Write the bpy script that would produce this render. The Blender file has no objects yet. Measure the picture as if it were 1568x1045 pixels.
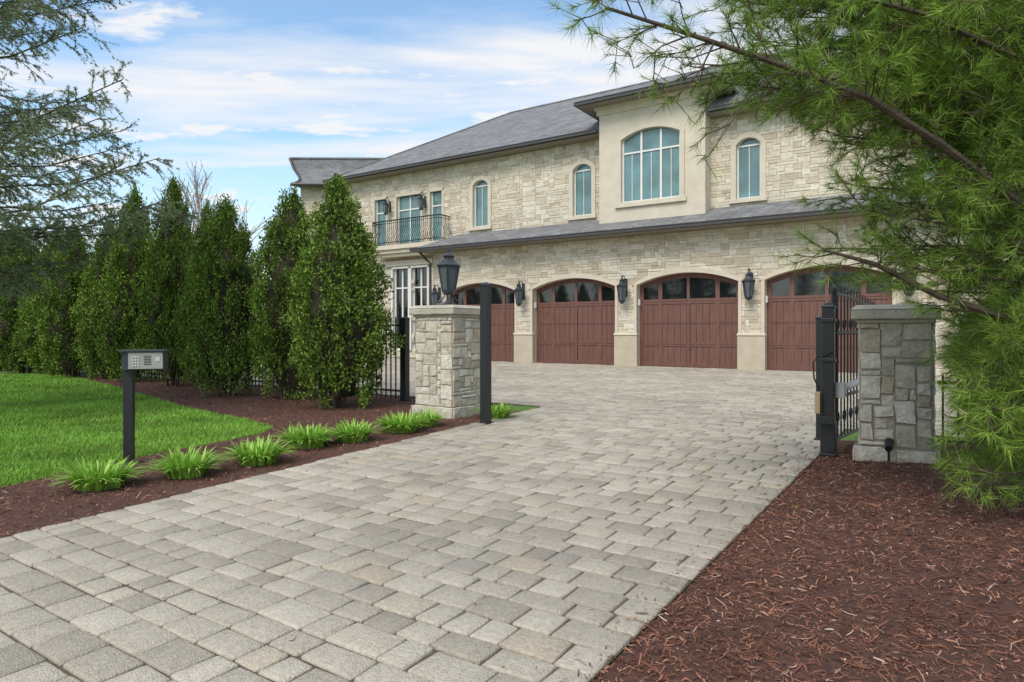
import bpy, math, random
import numpy as np
from mathutils import Vector, noise
from mathutils.geometry import tessellate_polygon

random.seed(7); rng=np.random.default_rng(11)
scene=bpy.context.scene
CS,SN=0.833,0.553
ANG=-math.atan2(SN,CS)
def W(s,d): return (CS*s+SN*d, -SN*s+CS*d)
def L(x,y): return (CS*x-SN*y, SN*x+CS*y)

# ------------------------------------------------------------------ materials
def nmat(name):
    m=bpy.data.materials.new(name); m.use_nodes=True
    nt=m.node_tree; b=nt.nodes["Principled BSDF"]
    return m,nt,b
def N(nt,t,**k):
    n=nt.nodes.new(t)
    for a,v in k.items(): setattr(n,a,v)
    return n
def ramp(nt,stops):
    r=N(nt,'ShaderNodeValToRGB'); e=r.color_ramp.elements
    while len(e)<len(stops): e.new(0.5)
    for i,(p,c) in enumerate(stops):
        e[i].position=p; e[i].color=(c[0],c[1],c[2],1)
    return r
def simple(name,c1,c2=None,scale=8,rough=0.6,bump=0.0,metal=0.0,spec=0.5,bscale=None,stretch=None):
    m,nt,b=nmat(name); c2=c2 or tuple(x*0.8 for x in c1)
    tc=N(nt,'ShaderNodeTexCoord'); src=tc.outputs['Object']
    if stretch:
        mp=N(nt,'ShaderNodeMapping'); mp.inputs['Scale'].default_value=stretch; nt.links.new(src,mp.inputs[0]); src=mp.outputs[0]
    n=N(nt,'ShaderNodeTexNoise'); n.inputs['Scale'].default_value=scale; n.inputs['Detail'].default_value=4
    nt.links.new(src,n.inputs['Vector'])
    r=ramp(nt,[(0.3,c1),(0.7,c2)]); nt.links.new(n.outputs['Fac'],r.inputs['Fac'])
    nt.links.new(r.outputs['Color'],b.inputs['Base Color'])
    b.inputs['Roughness'].default_value=rough; b.inputs['Metallic'].default_value=metal
    b.inputs['Specular IOR Level'].default_value=spec
    if bump>0:
        n2=N(nt,'ShaderNodeTexNoise'); n2.inputs['Scale'].default_value=bscale or scale*4; n2.inputs['Detail'].default_value=4
        nt.links.new(src,n2.inputs['Vector'])
        bp=N(nt,'ShaderNodeBump'); bp.inputs['Strength'].default_value=bump; bp.inputs['Distance'].default_value=0.02
        nt.links.new(n2.outputs['Fac'],bp.inputs['Height']); nt.links.new(bp.outputs['Normal'],b.inputs['Normal'])
    return m
def island_mat(name,stops,rough=0.6,trans=0.0,spec=0.3,noise_amt=0.0,nscale=1.5,bump=0,bscale=60,fine=0.0,fscale=30):
    m,nt,b=nmat(name)
    g=N(nt,'ShaderNodeNewGeometry'); r=ramp(nt,stops)
    nt.links.new(g.outputs['Random Per Island'],r.inputs['Fac']); col=r.outputs['Color']
    tc=N(nt,'ShaderNodeTexCoord')
    for amt,scl in ((noise_amt,nscale),(fine,fscale)):
        if amt<=0: continue
        n=N(nt,'ShaderNodeTexNoise'); n.inputs['Scale'].default_value=scl; n.inputs['Detail'].default_value=3
        nt.links.new(tc.outputs['Object'],n.inputs['Vector'])
        mr=N(nt,'ShaderNodeMapRange'); mr.inputs['From Min'].default_value=0.3; mr.inputs['From Max'].default_value=0.7
        mr.inputs['To Min'].default_value=1-amt; mr.inputs['To Max'].default_value=1+amt
        nt.links.new(n.outputs['Fac'],mr.inputs['Value'])
        mx=N(nt,'ShaderNodeVectorMath',operation='SCALE')
        nt.links.new(col,mx.inputs[0]); nt.links.new(mr.outputs['Result'],mx.inputs['Scale']); col=mx.outputs['Vector']
    nt.links.new(col,b.inputs['Base Color']); b.inputs['Roughness'].default_value=rough
    b.inputs['Specular IOR Level'].default_value=spec
    if bump>0:
        n2=N(nt,'ShaderNodeTexNoise'); n2.inputs['Scale'].default_value=bscale; n2.inputs['Detail'].default_value=4
        nt.links.new(tc.outputs['Object'],n2.inputs['Vector'])
        bp=N(nt,'ShaderNodeBump'); bp.inputs['Strength'].default_value=bump; bp.inputs['Distance'].default_value=0.01
        nt.links.new(n2.outputs['Fac'],bp.inputs['Height']); nt.links.new(bp.outputs['Normal'],b.inputs['Normal'])
    if trans>0:
        out=nt.nodes['Material Output']; t=N(nt,'ShaderNodeBsdfTranslucent'); nt.links.new(col,t.inputs['Color'])
        ms=N(nt,'ShaderNodeMixShader'); ms.inputs[0].default_value=trans
        nt.links.new(b.outputs[0],ms.inputs[1]); nt.links.new(t.outputs[0],ms.inputs[2]); nt.links.new(ms.outputs[0],out.inputs['Surface'])
    return m
def brick_mat(name,bw,bh,c1,c2,mortar,msize,rough=0.85,bump=0.6,vmul=1.0,wob=0.03,dist=0.02,stain=0.12):
    m,nt,b=nmat(name); tc=N(nt,'ShaderNodeTexCoord'); sp=N(nt,'ShaderNodeSeparateXYZ')
    nt.links.new(tc.outputs['Object'],sp.inputs[0])
    a=N(nt,'ShaderNodeMath',operation='ADD'); nt.links.new(sp.outputs['X'],a.inputs[0]); nt.links.new(sp.outputs['Y'],a.inputs[1])
    v=N(nt,'ShaderNodeMath',operation='MULTIPLY'); v.inputs[1].default_value=vmul; nt.links.new(sp.outputs['Z'],v.inputs[0])
    cb=N(nt,'ShaderNodeCombineXYZ'); nt.links.new(a.outputs[0],cb.inputs[0]); nt.links.new(v.outputs[0],cb.inputs[1])
    nz=N(nt,'ShaderNodeTexNoise'); nz.inputs['Scale'].default_value=2.5; nz.inputs['Detail'].default_value=3; nt.links.new(tc.outputs['Object'],nz.inputs['Vector'])
    sb=N(nt,'ShaderNodeVectorMath',operation='SUBTRACT'); sb.inputs[1].default_value=(.5,.5,.5); nt.links.new(nz.outputs['Color'],sb.inputs[0])
    sc=N(nt,'ShaderNodeVectorMath',operation='SCALE'); sc.inputs['Scale'].default_value=wob*2; nt.links.new(sb.outputs[0],sc.inputs[0])
    ad=N(nt,'ShaderNodeVectorMath',operation='ADD'); nt.links.new(cb.outputs[0],ad.inputs[0]); nt.links.new(sc.outputs[0],ad.inputs[1])
    br=N(nt,'ShaderNodeTexBrick'); br.inputs['Scale'].default_value=1
    br.inputs['Brick Width'].default_value=bw; br.inputs['Row Height'].default_value=bh
    br.inputs['Mortar Size'].default_value=msize; br.inputs['Mortar Smooth'].default_value=0.3
    br.inputs['Color1'].default_value=(*c1,1); br.inputs['Color2'].default_value=(*c2,1); br.inputs['Mortar'].default_value=(*mortar,1)
    br.offset=0.43; nt.links.new(ad.outputs[0],br.inputs['Vector'])
    n3=N(nt,'ShaderNodeTexNoise'); n3.inputs['Scale'].default_value=1.6; n3.inputs['Detail'].default_value=6; nt.links.new(tc.outputs['Object'],n3.inputs['Vector'])
    mr=N(nt,'ShaderNodeMapRange'); mr.inputs['From Min'].default_value=.3; mr.inputs['From Max'].default_value=.7; mr.inputs['To Min'].default_value=1-stain; mr.inputs['To Max'].default_value=1+stain
    nt.links.new(n3.outputs['Fac'],mr.inputs['Value'])
    mx=N(nt,'ShaderNodeVectorMath',operation='SCALE'); nt.links.new(br.outputs['Color'],mx.inputs[0]); nt.links.new(mr.outputs['Result'],mx.inputs['Scale'])
    nt.links.new(mx.outputs['Vector'],b.inputs['Base Color']); b.inputs['Roughness'].default_value=rough
    iv=N(nt,'ShaderNodeMath',operation='SUBTRACT'); iv.inputs[0].default_value=1.0; nt.links.new(br.outputs['Fac'],iv.inputs[1])
    bp=N(nt,'ShaderNodeBump'); bp.inputs['Strength'].default_value=bump; bp.inputs['Distance'].default_value=dist
    nt.links.new(iv.outputs[0],bp.inputs['Height']); nt.links.new(bp.outputs['Normal'],b.inputs['Normal'])
    return m

M={}
M['stone']=brick_mat('limestone_backing',.4,.15,(0.56,0.49,0.38),(0.46,0.395,0.295),(0.46,0.40,0.305),0.012)
M['ashlar']=island_mat('limestone_block',[(0,(.46,.38,.28)),(.15,(.55,.475,.36)),(.45,(.62,.55,.435)),(.8,(.68,.62,.51)),(.93,(.52,.46,.365)),(1,(.56,.46,.325))],rough=.9,noise_amt=.10,nscale=1.2,bump=.8,bscale=25,fine=.12,fscale=12)
M['cream']=simple('cast_stone_cream',(0.64,0.57,0.455),(0.56,0.495,0.39),scale=3,rough=.8,bump=.15,bscale=60)
M['tanstone']=simple('cast_stone_tan',(0.53,0.46,0.35),(0.45,0.385,0.285),scale=4,rough=.8,bump=.2,bscale=60)
M['roof']=brick_mat('slate_shingles',.34,.12,(0.165,0.166,0.172),(0.26,0.256,0.256),(0.09,0.09,0.095),0.016,vmul=1.9,wob=0.0,bump=.7,stain=.16)
M['gutter']=simple('gutter_bronze',(0.065,0.06,0.06),(0.045,0.04,0.04),rough=.45)
M['soffit']=simple('soffit',(0.28,0.25,0.2),rough=.7)
M['door']=simple('mahogany_door',(0.182,0.085,0.063),(0.128,0.056,0.042),scale=6,rough=.55,bump=.08,stretch=(3,3,.35))
M['doorgap']=simple('door_groove',(0.045,0.019,0.015),rough=.8)
M['white']=simple('white_paint',(0.74,0.73,0.69),(0.68,0.67,0.62),rough=.5)
M['black']=simple('black_iron',(0.014,0.015,0.018),(0.022,0.023,0.026),scale=20,rough=.42,bump=.05,spec=.5)
M['lantern']=simple('lantern_metal',(0.035,0.045,0.055),(0.055,0.065,0.075),scale=20,rough=.4,metal=.3)
def glass(name,c,rough=.04,sp=.9):
    m,nt,b=nmat(name); tc=N(nt,'ShaderNodeTexCoord'); n=N(nt,'ShaderNodeTexNoise'); n.inputs['Scale'].default_value=1.4
    nt.links.new(tc.outputs['Object'],n.inputs['Vector'])
    r=ramp(nt,[(.35,c),(.65,tuple(x*.6 for x in c))]); nt.links.new(n.outputs['Fac'],r.inputs['Fac']); nt.links.new(r.outputs['Color'],b.inputs['Base Color'])
    b.inputs['Roughness'].default_value=rough; b.inputs['Specular IOR Level'].default_value=sp
    bp=N(nt,'ShaderNodeBump'); bp.inputs['Strength'].default_value=.05; bp.inputs['Distance'].default_value=.02
    nt.links.new(n.outputs['Fac'],bp.inputs['Height']); nt.links.new(bp.outputs['Normal'],b.inputs['Normal'])
    return m
M['glass_teal']=glass('window_glass_shade',(0.13,0.25,0.25))
M['glass_dark']=glass('window_glass_dark',(0.012,0.014,0.016))
M['glass_lamp']=glass('lamp_glass',(0.13,0.15,0.17),.12)

# ------------------------------------------------------------------ mesh builder
class MB:
    def __init__(s): s.v=[];s.f=[];s.m=[];s.mats=[]
    def mi(s,k):
        if k not in s.mats: s.mats.append(k)
        return s.mats.index(k)
    def face(s,pts,k):
        i=len(s.v); s.v+= [tuple(p) for p in pts]; s.f.append(list(range(i,i+len(pts)))); s.m.append(s.mi(k))
    def box(s,x0,x1,y0,y1,z0,z1,k,tx=0,ty=0):
        b=[(x0,y0,z0),(x1,y0,z0),(x1,y1,z0),(x0,y1,z0)]
        t=[(x0+tx,y0+ty,z1),(x1-tx,y0+ty,z1),(x1-tx,y1-ty,z1),(x0+tx,y1-ty,z1)]
        i=len(s.v); s.v+=b+t; mi=s.mi(k)
        for f in ([0,3,2,1],[4,5,6,7],[0,1,5,4],[1,2,6,5],[2,3,7,6],[3,0,4,7]):
            s.f.append([i+j for j in f]); s.m.append(mi)
    def tube(s,pts,r,k,n=6,r2=None):
        r2=r if r2 is None else r2
        P=[Vector(p) for p in pts]; i0=len(s.v); mi=s.mi(k); m=len(P)
        for j,p in enumerate(P):
            t=(P[min(j+1,m-1)]-P[max(j-1,0)]).normalized()
            a=Vector((0,0,1)) if abs(t.z)<.9 else Vector((1,0,0))
            u=t.cross(a).normalized(); w=t.cross(u); rr=r+(r2-r)*j/(m-1)
            for q in range(n):
                an=2*math.pi*q/n; c=p+(u*math.cos(an)+w*math.sin(an))*rr; s.v.append(tuple(c))
        for j in range(m-1):
            for q in range(n):
                a=i0+j*n+q; b=i0+j*n+(q+1)%n
                s.f.append([a,b,b+n,a+n]); s.m.append(mi)
        s.f.append([i0+q for q in range(n)][::-1]); s.m.append(mi)
        s.f.append([i0+(m-1)*n+q for q in range(n)]); s.m.append(mi)
    def lathe(s,cx,cy,prof,k,n=12,rot=0):
        i0=len(s.v); mi=s.mi(k)
        for (r,z) in prof:
            for q in range(n):
                a=2*math.pi*q/n+rot; s.v.append((cx+r*math.cos(a),cy+r*math.sin(a),z))
        for j in range(len(prof)-1):
            for q in range(n):
                a=i0+j*n+q;b=i0+j*n+(q+1)%n; s.f.append([a,b,b+n,a+n]); s.m.append(mi)
        s.f.append([i0+q for q in range(n)][::-1]); s.m.append(mi)
        s.f.append([i0+(len(prof)-1)*n+q for q in range(n)]); s.m.append(mi)
    def obj(s,name,parent=None,rot=True,loc=(0,0,0),bevel=0):
        me=bpy.data.meshes.new(name); me.from_pydata(s.v,[],s.f)
        for k in s.mats: me.materials.append(M[k])
        me.polygons.foreach_set('material_index',s.m); me.update()
        o=bpy.data.objects.new(name,me); scene.collection.objects.link(o)
        if parent: o.parent=parent
        else:
            if rot: o.rotation_euler=(0,0,ANG)
            o.location=loc
        if bevel>0:
            b=o.modifiers.new('bevel','BEVEL'); b.width=bevel; b.segments=2; b.limit_method='ANGLE'; b.angle_limit=math.radians(40)
        return o
def npmesh(name,V,F,mats,mi=None,parent=None,rot=False):
    V=np.asarray(V,dtype=np.float32).reshape(-1,3); F=np.asarray(F,dtype=np.int32)
    me=bpy.data.meshes.new(name); k=F.shape[1]
    me.vertices.add(len(V)); me.vertices.foreach_set('co',V.ravel())
    me.loops.add(F.size); me.loops.foreach_set('vertex_index',F.ravel())
    me.polygons.add(len(F)); me.polygons.foreach_set('loop_start',np.arange(0,F.size,k,dtype=np.int32))
    for m_ in mats: me.materials.append(m_)
    if mi is not None: me.polygons.foreach_set('material_index',np.asarray(mi,dtype=np.int32))
    me.update(calc_edges=True); me.validate()
    o=bpy.data.objects.new(name,me); scene.collection.objects.link(o)
    if parent: o.parent=parent
    elif rot: o.rotation_euler=(0,0,ANG)
    return o
def empty(name,rot=True,loc=(0,0,0)):
    e=bpy.data.objects.new(name,None); scene.collection.objects.link(e); e.location=loc
    if rot: e.rotation_euler=(0,0,ANG)
    return e
def unit(a): return a/np.maximum(np.linalg.norm(a,axis=-1,keepdims=True),1e-9)
def inpoly(x,y,poly):
    r=np.zeros(x.shape,bool); n=len(poly)
    for i in range(n):
        x1,y1=poly[i];x2,y2=poly[(i+1)%n]
        c=((y1>y)!=(y2>y))&(x<(x2-x1)*(y-y1)/((y2-y1) if y2!=y1 else 1e-9)+x1)
        r^=c
    return r
def polysheet(name,poly,z,mat):
    t=tessellate_polygon([[Vector((p[0],p[1],0)) for p in poly]])
    me=bpy.data.meshes.new(name); me.from_pydata([(p[0],p[1],z) for p in poly],[],[list(a) for a in t])
    me.materials.append(mat); o=bpy.data.objects.new(name,me); scene.collection.objects.link(o); return o

# ------------------------------------------------------------------ ground
m,nt,b=nmat('lawn_soil')
tc=N(nt,'ShaderNodeTexCoord'); n1=N(nt,'ShaderNodeTexNoise'); n1.inputs['Scale'].default_value=.6; n1.inputs['Detail'].default_value=5
n2=N(nt,'ShaderNodeTexNoise'); n2.inputs['Scale'].default_value=40; n2.inputs['Detail'].default_value=6
nt.links.new(tc.outputs['Object'],n1.inputs['Vector']); nt.links.new(tc.outputs['Object'],n2.inputs['Vector'])
r1=ramp(nt,[(.35,(.09,.19,.022)),(.65,(.17,.28,.04))]); nt.links.new(n1.outputs['Fac'],r1.inputs['Fac'])
r2=ramp(nt,[(.35,(.5,.5,.5)),(.65,(1.2,1.2,1.2))]); nt.links.new(n2.outputs['Fac'],r2.inputs['Fac'])
mx=N(nt,'ShaderNodeVectorMath',operation='MULTIPLY'); nt.links.new(r1.outputs[0],mx.inputs[0]); nt.links.new(r2.outputs[0],mx.inputs[1]); nt.links.new(mx.outputs[0],b.inputs['Base Color'])
b.inputs['Roughness'].default_value=.9; GRASS_M=m
npmesh('ground',[(-600,-600,0),(600,-600,0),(600,600,0),(-600,600,0)],[[0,1,2,3]],[GRASS_M])

def sl(d): return -4.33-.105*d
lawn=[(-3.87,4.94),(-3.71,5.58),(-3.44,6.32),(-3.15,6.94),(-2.9,7.6),(-2.95,8.05),(-3.4,8.6),(-4.1,9.23),(-5.26,10.4),(-9.06,14.6),(-21,27),(-40,44),(-45,-5),(-4.4,-5),(-4.2,2.5)]
bed=[W(sl(d)+.05,d) for d in (-5,0,2,4,6,7.2,8.0)]+[W(-6.0,8.7),W(-60,8.7)]+[(-36,41),(-21,27),(-9.06,14.6),(-5.26,10.4),(-4.1,9.23),(-3.4,8.6),(-2.95,8.05),(-2.9,7.6),(-3.15,6.94),(-3.44,6.32),(-3.71,5.58),(-3.87,4.94),(-4.2,2.5),(-4.4,-5)]
MULCH=simple('mulch_base',(0.13,0.056,0.038),(0.06,0.027,0.018),scale=30,rough=.95,bump=1.0,bscale=70)
polysheet('mulch_bed',bed,0.012,MULCH)
CHIP=island_mat('mulch_chip',[(0,(0.09,0.040,0.027)),(.5,(0.20,0.088,0.057)),(.85,(0.30,0.142,0.092)),(.95,(0.38,0.23,0.165)),(1,(0.52,0.39,0.29))],rough=.95,spec=.1,noise_amt=.18,nscale=2)
def rb_h(s,d):
    m_=min(1,max(0,(s+1.0)/1.2)); m2=min(1,max(0,(s+1.0)/.15))
    return .005+.07*m_+.03*m2*noise.noise(Vector((s*1.5,d*1.5,0)))+.018*m2*noise.noise(Vector((s*7,d*7,3)))
gs=np.arange(-1.0,7.01,.08); gd=np.arange(-2.0,8.0,.08)
V=[(s,d,rb_h(s,d)) for s in gs for d in gd]; nd=len(gd)
F=[[i*nd+j,(i+1)*nd+j,(i+1)*nd+j+1,i*nd+j+1] for i in range(len(gs)-1) for j in range(nd-1)]
rb=npmesh('mulch_bed.001',V,F,[MULCH],rot=True); rb.data.shade_smooth()
def chips(P,ln,wd,name):
    n=len(P); a=rng.uniform(0,2*np.pi,n); ti=rng.normal(0,.3,n)
    d_=np.stack([np.cos(a)*np.cos(ti),np.sin(a)*np.cos(ti),np.sin(ti)],1)
    rn=unit(rng.normal(size=(n,3))*.5+np.array([0,0,1])); q=unit(np.cross(d_,rn))
    l=(rng.lognormal(0,.5,n)*ln)[:,None]; w=(rng.uniform(.4,1.4,n)*wd)[:,None]
    bend=rng.normal(0,.15,n)[:,None]*l*q
    V=np.stack([P-d_*l/2-q*w/2,P+bend-q*w*.6,P+d_*l/2-q*w*.3,P+d_*l/2+q*w*.3,P+bend+q*w*.6,P-d_*l/2+q*w/2],1).reshape(-1,3)
    b_=np.arange(n)[:,None]*6
    F=np.concatenate([b_+np.array([[0,1,4,5]]),b_+np.array([[1,2,3,4]])])
    return npmesh(name,V,F,[CHIP])
Pn=80000; ss=-1.03+5*rng.random(Pn)**1.15; dd=1.0+6.6*rng.random(Pn)**1.15
hz=np.array([rb_h(a,c) for a,c in zip(ss,dd)])+rng.uniform(.0,.014,Pn)
P1=np.stack([CS*ss+SN*dd,-SN*ss+CS*dd,hz],1)
n_=130000; xx=rng.uniform(-12,0,n_); yy=2.2+14*rng.random(n_)**1.4
ok=inpoly(xx,yy,bed)
P2=np.stack([xx,yy,rng.uniform(.014,.03,n_)],1)[ok]
st_s=-1.0-np.abs(rng.normal(0,.10,260)); st_d=rng.uniform(1.5,7,260)
P3=np.stack([CS*st_s+SN*st_d,-SN*st_s+CS*st_d,np.full(260,.031)],1)
st_s=rng.uniform(-5,-1,90); st_d=rng.uniform(1.5,8,90)
P4=np.stack([CS*st_s+SN*st_d,-SN*st_s+CS*st_d,np.full(90,.031)],1)
chips(np.concatenate([P1,P2,P3,P4]),.027,.0043,'mulch_chips')

n_=280000; yy=4+14*rng.random(n_)**1.7; xx=rng.uniform(-1.0,-.33,n_)*yy
ok=inpoly(xx,yy,lawn); xx=xx[ok];yy=yy[ok]; n_=len(xx)
P=np.stack([xx,yy,np.full(n_,-.002)],1); a=rng.uniform(0,2*np.pi,n_)
wv=np.stack([np.cos(a),np.sin(a),np.zeros(n_)],1)*(rng.uniform(.0025,.0045,n_)*(1+.07*yy))[:,None]
tus=np.array([noise.noise(Vector((x*3,y*3,0))) for x,y in zip(xx,yy)])
hh=rng.uniform(.025,.055,n_)*(1+.5*tus); lean=rng.normal(0,.022,(n_,2))
T=P+np.stack([lean[:,0],lean[:,1],hh],1)
V=np.stack([P-wv,P+wv,T],1).reshape(-1,3)
BL=island_mat('grass_blade',[(0,(.11,.25,.025)),(.6,(.21,.40,.05)),(.93,(.29,.46,.085)),(1,(.44,.42,.19))],rough=.6,noise_amt=.32,nscale=.9,spec=.15)
npmesh('lawn_grass',V,np.arange(3*n_).reshape(-1,3),[BL])

# ------------------------------------------------------------------ paving
PAV=island_mat('paver_stone',[(0,(.335,.298,.242)),(.2,(.39,.348,.282)),(.5,(.44,.394,.320)),(.85,(.495,.445,.365)),(.93,(.46,.39,.295)),(1,(.36,.325,.275))],rough=.92,noise_amt=.13,nscale=.5,bump=1.0,bscale=120,fine=.15,fscale=55,spec=.2)
JNT=simple('paver_joint_sand',(0.14,0.113,0.08),(0.065,0.053,0.037),scale=20,rough=.95)
pv=[]
def pav(x0,x1,y0,y1):
    g=.0055; z=.026+random.gauss(0,.0018); c=.0065
    j=lambda: random.uniform(-.0045,.0045)
    tl=[random.gauss(0,.0014) for _ in range(4)]
    o=[(x0+g+j(),y0+g+j()),(x1-g+j(),y0+g+j()),(x1-g+j(),y1-g+j()),(x0+g+j(),y1-g+j())]
    def oct(o,k):
        out=[]
        for q in range(4):
            p=Vector(o[q]);a=Vector(o[q-1]);b=Vector(o[(q+1)%4]); kk=k*random.uniform(.4,1.6)
            out.append(p+(a-p).normalized()*kk); out.append(p+(b-p).normalized()*kk)
        return out
    i_=[(o[0][0]+c,o[0][1]+c),(o[1][0]-c,o[1][1]+c),(o[2][0]-c,o[2][1]-c),(o[3][0]+c,o[3][1]-c)]
    O=oct(o,.006); I=oct(i_,.006)
    for p in O: pv.append((p[0],p[1],.008))
    for q,p in enumerate(O): pv.append((p[0],p[1],z-.006+tl[q//2]))
    for q,p in enumerate(I): pv.append((p[0],p[1],z+tl[q//2]))
def rows(xl,xr,y0,y1,rh=.18):
    y=y0
    while y<y1-.05:
        h=rh*random.choice((1,1,1,.8)); ye=min(y+h,y1); x=xl(y) - random.uniform(0,.2)
        lim=xl(y); r=xr(y)
        while x<r-.02:
            w=random.choice((.18,.24,.24,.28,.14)); xe=x+w
            if r-xe<.09: xe=r
            a=max(x,lim)
            if xe-a>.04: pav(a,min(xe,r),y,ye)
            x=xe
        y=ye
rows(lambda d:sl(d),lambda d:-1.0,-3.0,8.8)
rows(lambda d:-26,lambda d:7.0,8.8,20.62)
pv_=np.array(pv); np_=len(pv_)//24
b_=np.arange(np_)[:,None]*24
Fq=np.concatenate([b_+np.array([[i,(i+1)%8,8+(i+1)%8,8+i]]) for i in range(8)]+[b_+np.array([[8+i,8+(i+1)%8,16+(i+1)%8,16+i]]) for i in range(8)])
Ft=np.concatenate([b_+np.array([[16,17,18,19]]),b_+np.array([[16,19,20,23]]),b_+np.array([[20,21,22,23]])])
npmesh('paver_driveway',pv_,np.concatenate([Fq,Ft]),[PAV],rot=True)
jb=MB(); M['joint']=JNT
jb.face([(sl(-3),-3,.0145),(-1.0,-3,.0145),(-1.0,8.8,.0145),(sl(8.8),8.8,.0145)],'joint')
jb.face([(-26,8.8,.0145),(7,8.8,.0145),(7,20.64,.0145),(-26,20.64,.0145)],'joint')
jb.obj('driveway_bedding')

# ------------------------------------------------------------------ house
house=empty('stone_house')
def arch_pts(a,b,zs,rise,n=16):
    if rise<=0: return [(a,zs),(b,zs)]
    w=(b-a)/2; R=(w*w+rise*rise)/(2*rise); c=(a+b)/2
    return [(a+(b-a)*i/n, zs-(R-rise)+math.sqrt(max(0,R*R-(a+(b-a)*i/n-c)**2))) for i in range(n+1)]
def arch_z(a,b,zs,rise,x):
    if x<=a or x>=b: return zs
    if rise<=0: return zs
    w=(b-a)/2; R=(w*w+rise*rise)/(2*rise); c=(a+b)/2
    return zs-(R-rise)+math.sqrt(max(0,R*R-(x-c)**2))
def wall(mb,x0,x1,z0,z1,y,ops,k,kr,depth=.28):
    x=x0
    for (a,b,zb,zs,rise) in sorted(ops):
        mb.face([(x,y,z0),(a,y,z0),(a,y,z1),(x,y,z1)],k)
        if zb>z0: mb.face([(a,y,z0),(b,y,z0),(b,y,zb),(a,y,zb)],k); mb.face([(a,y,zb),(b,y,zb),(b,y+depth,zb),(a,y+depth,zb)],kr)
        ap=arch_pts(a,b,zs,rise)
        for p,q in zip(ap,ap[1:]):
            mb.face([(p[0],y,p[1]),(q[0],y,q[1]),(q[0],y,z1),(p[0],y,z1)],k)
            mb.face([(p[0],y,p[1]),(q[0],y,q[1]),(q[0],y+depth,q[1]),(p[0],y+depth,p[1])],kr)
        for xx_ in (a,b): mb.face([(xx_,y,zb),(xx_,y+depth,zb),(xx_,y+depth,zs),(xx_,y,zs)],kr)
        x=b
    mb.face([(x,y,z0),(x1,y,z0),(x1,y,z1),(x,y,z1)],k)
def ashlar(mb,x0,x1,z0,z1,y,ops,uw=.12,uh=.095):
    nx=int(round((x1-x0)/uw)); nz=int(round((z1-z0)/uh)); uw=(x1-x0)/nx; uh=(z1-z0)/nz
    used=[[False]*nz for _ in range(nx)]
    S=[(3,1),(4,1),(5,1),(6,1),(3,2),(4,2),(2,2),(5,2),(2,1),(3,1),(4,1)]
    def emit(a,b,c,d):
        if b-a<.03 or d-c<.02: return
        g=.004; pr=random.uniform(.010,.024); ch=.010
        j=lambda: random.uniform(-.009,.009)
        O=[(a+g+j()*.6,c+g+j()*.7),(b-g+j()*.6,c+g+j()*.7),(b-g+j()*.6,d-g+j()*.7),(a+g+j()*.6,d-g+j()*.7)]
        I=[(O[0][0]+ch,O[0][1]+ch),(O[1][0]-ch,O[1][1]+ch),(O[2][0]-ch,O[2][1]-ch),(O[3][0]+ch,O[3][1]-ch)]
        i=len(mb.v); mi=mb.mi('ashlar')
        mb.v+=[(p[0],y+.004,p[1]) for p in O]+[(p[0],y-pr+.007,p[1]) for p in O]+[(p[0],y-pr+random.uniform(-.003,.003),p[1]) for p in I]
        for q in range(4):
            r=(q+1)%4; mb.f.append([i+q,i+r,i+4+r,i+4+q]); mb.f.append([i+4+q,i+4+r,i+8+r,i+8+q]); mb.m+=[mi,mi]
        mb.f.append([i+8,i+9,i+10,i+11]); mb.m.append(mi)
    def strip(a,b,c,d,op):
        n=max(2,int((b-a)/.07)); mi=mb.mi('ashlar'); pr=random.uniform(.012,.024); top=[];bot=[]
        for q in range(n+1):
            x=a+.005+(b-a-.01)*q/n; zb_=max(c+.005,arch_z(*op,x)); bot.append(zb_); top.append(max(zb_,d-.005))
        if max(t-b2 for t,b2 in zip(top,bot))<.01: return
        i=len(mb.v)
        for q in range(n+1):
            x=a+.005+(b-a-.01)*q/n; mb.v+=[(x,y-pr,bot[q]),(x,y-pr,top[q])]
        for q in range(n):
            mb.f.append([i+2*q,i+2*q+2,i+2*q+3,i+2*q+1]); mb.m.append(mi)
    for zi in range(nz):
        for xi in range(nx):
            if used[xi][zi]: continue
            cand=random.sample(S,len(S))+[(1,2),(1,1)]
            for (w,h) in cand:
                if xi+w<=nx and zi+h<=nz and all(not used[xi+p][zi+q] for p in range(w) for q in range(h)):
                    for p in range(w):
                        for q in range(h): used[xi+p][zi+q]=True
                    a,b_2,c,d=x0+xi*uw,x0+(xi+w)*uw,z0+zi*uh,z0+(zi+h)*uh
                    done=False
                    for (oa,ob,ozb,ozs,ori) in ops:
                        if b_2<=oa or a>=ob or d<=ozb or c>=ozs+ori: continue
                        done=True
                        if c>=ozs-.02: strip(a,b_2,c,d,(oa,ob,ozs,ori))
                        else:
                            if a<oa: emit(a,oa,c,d)
                            if b_2>ob: emit(ob,b_2,c,d)
                            if c<ozb-.02 and d>ozb: emit(max(a,oa),min(b_2,ob),c,ozb)
                        break
                    if not done: emit(a,b_2,c,d)
                    break
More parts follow.
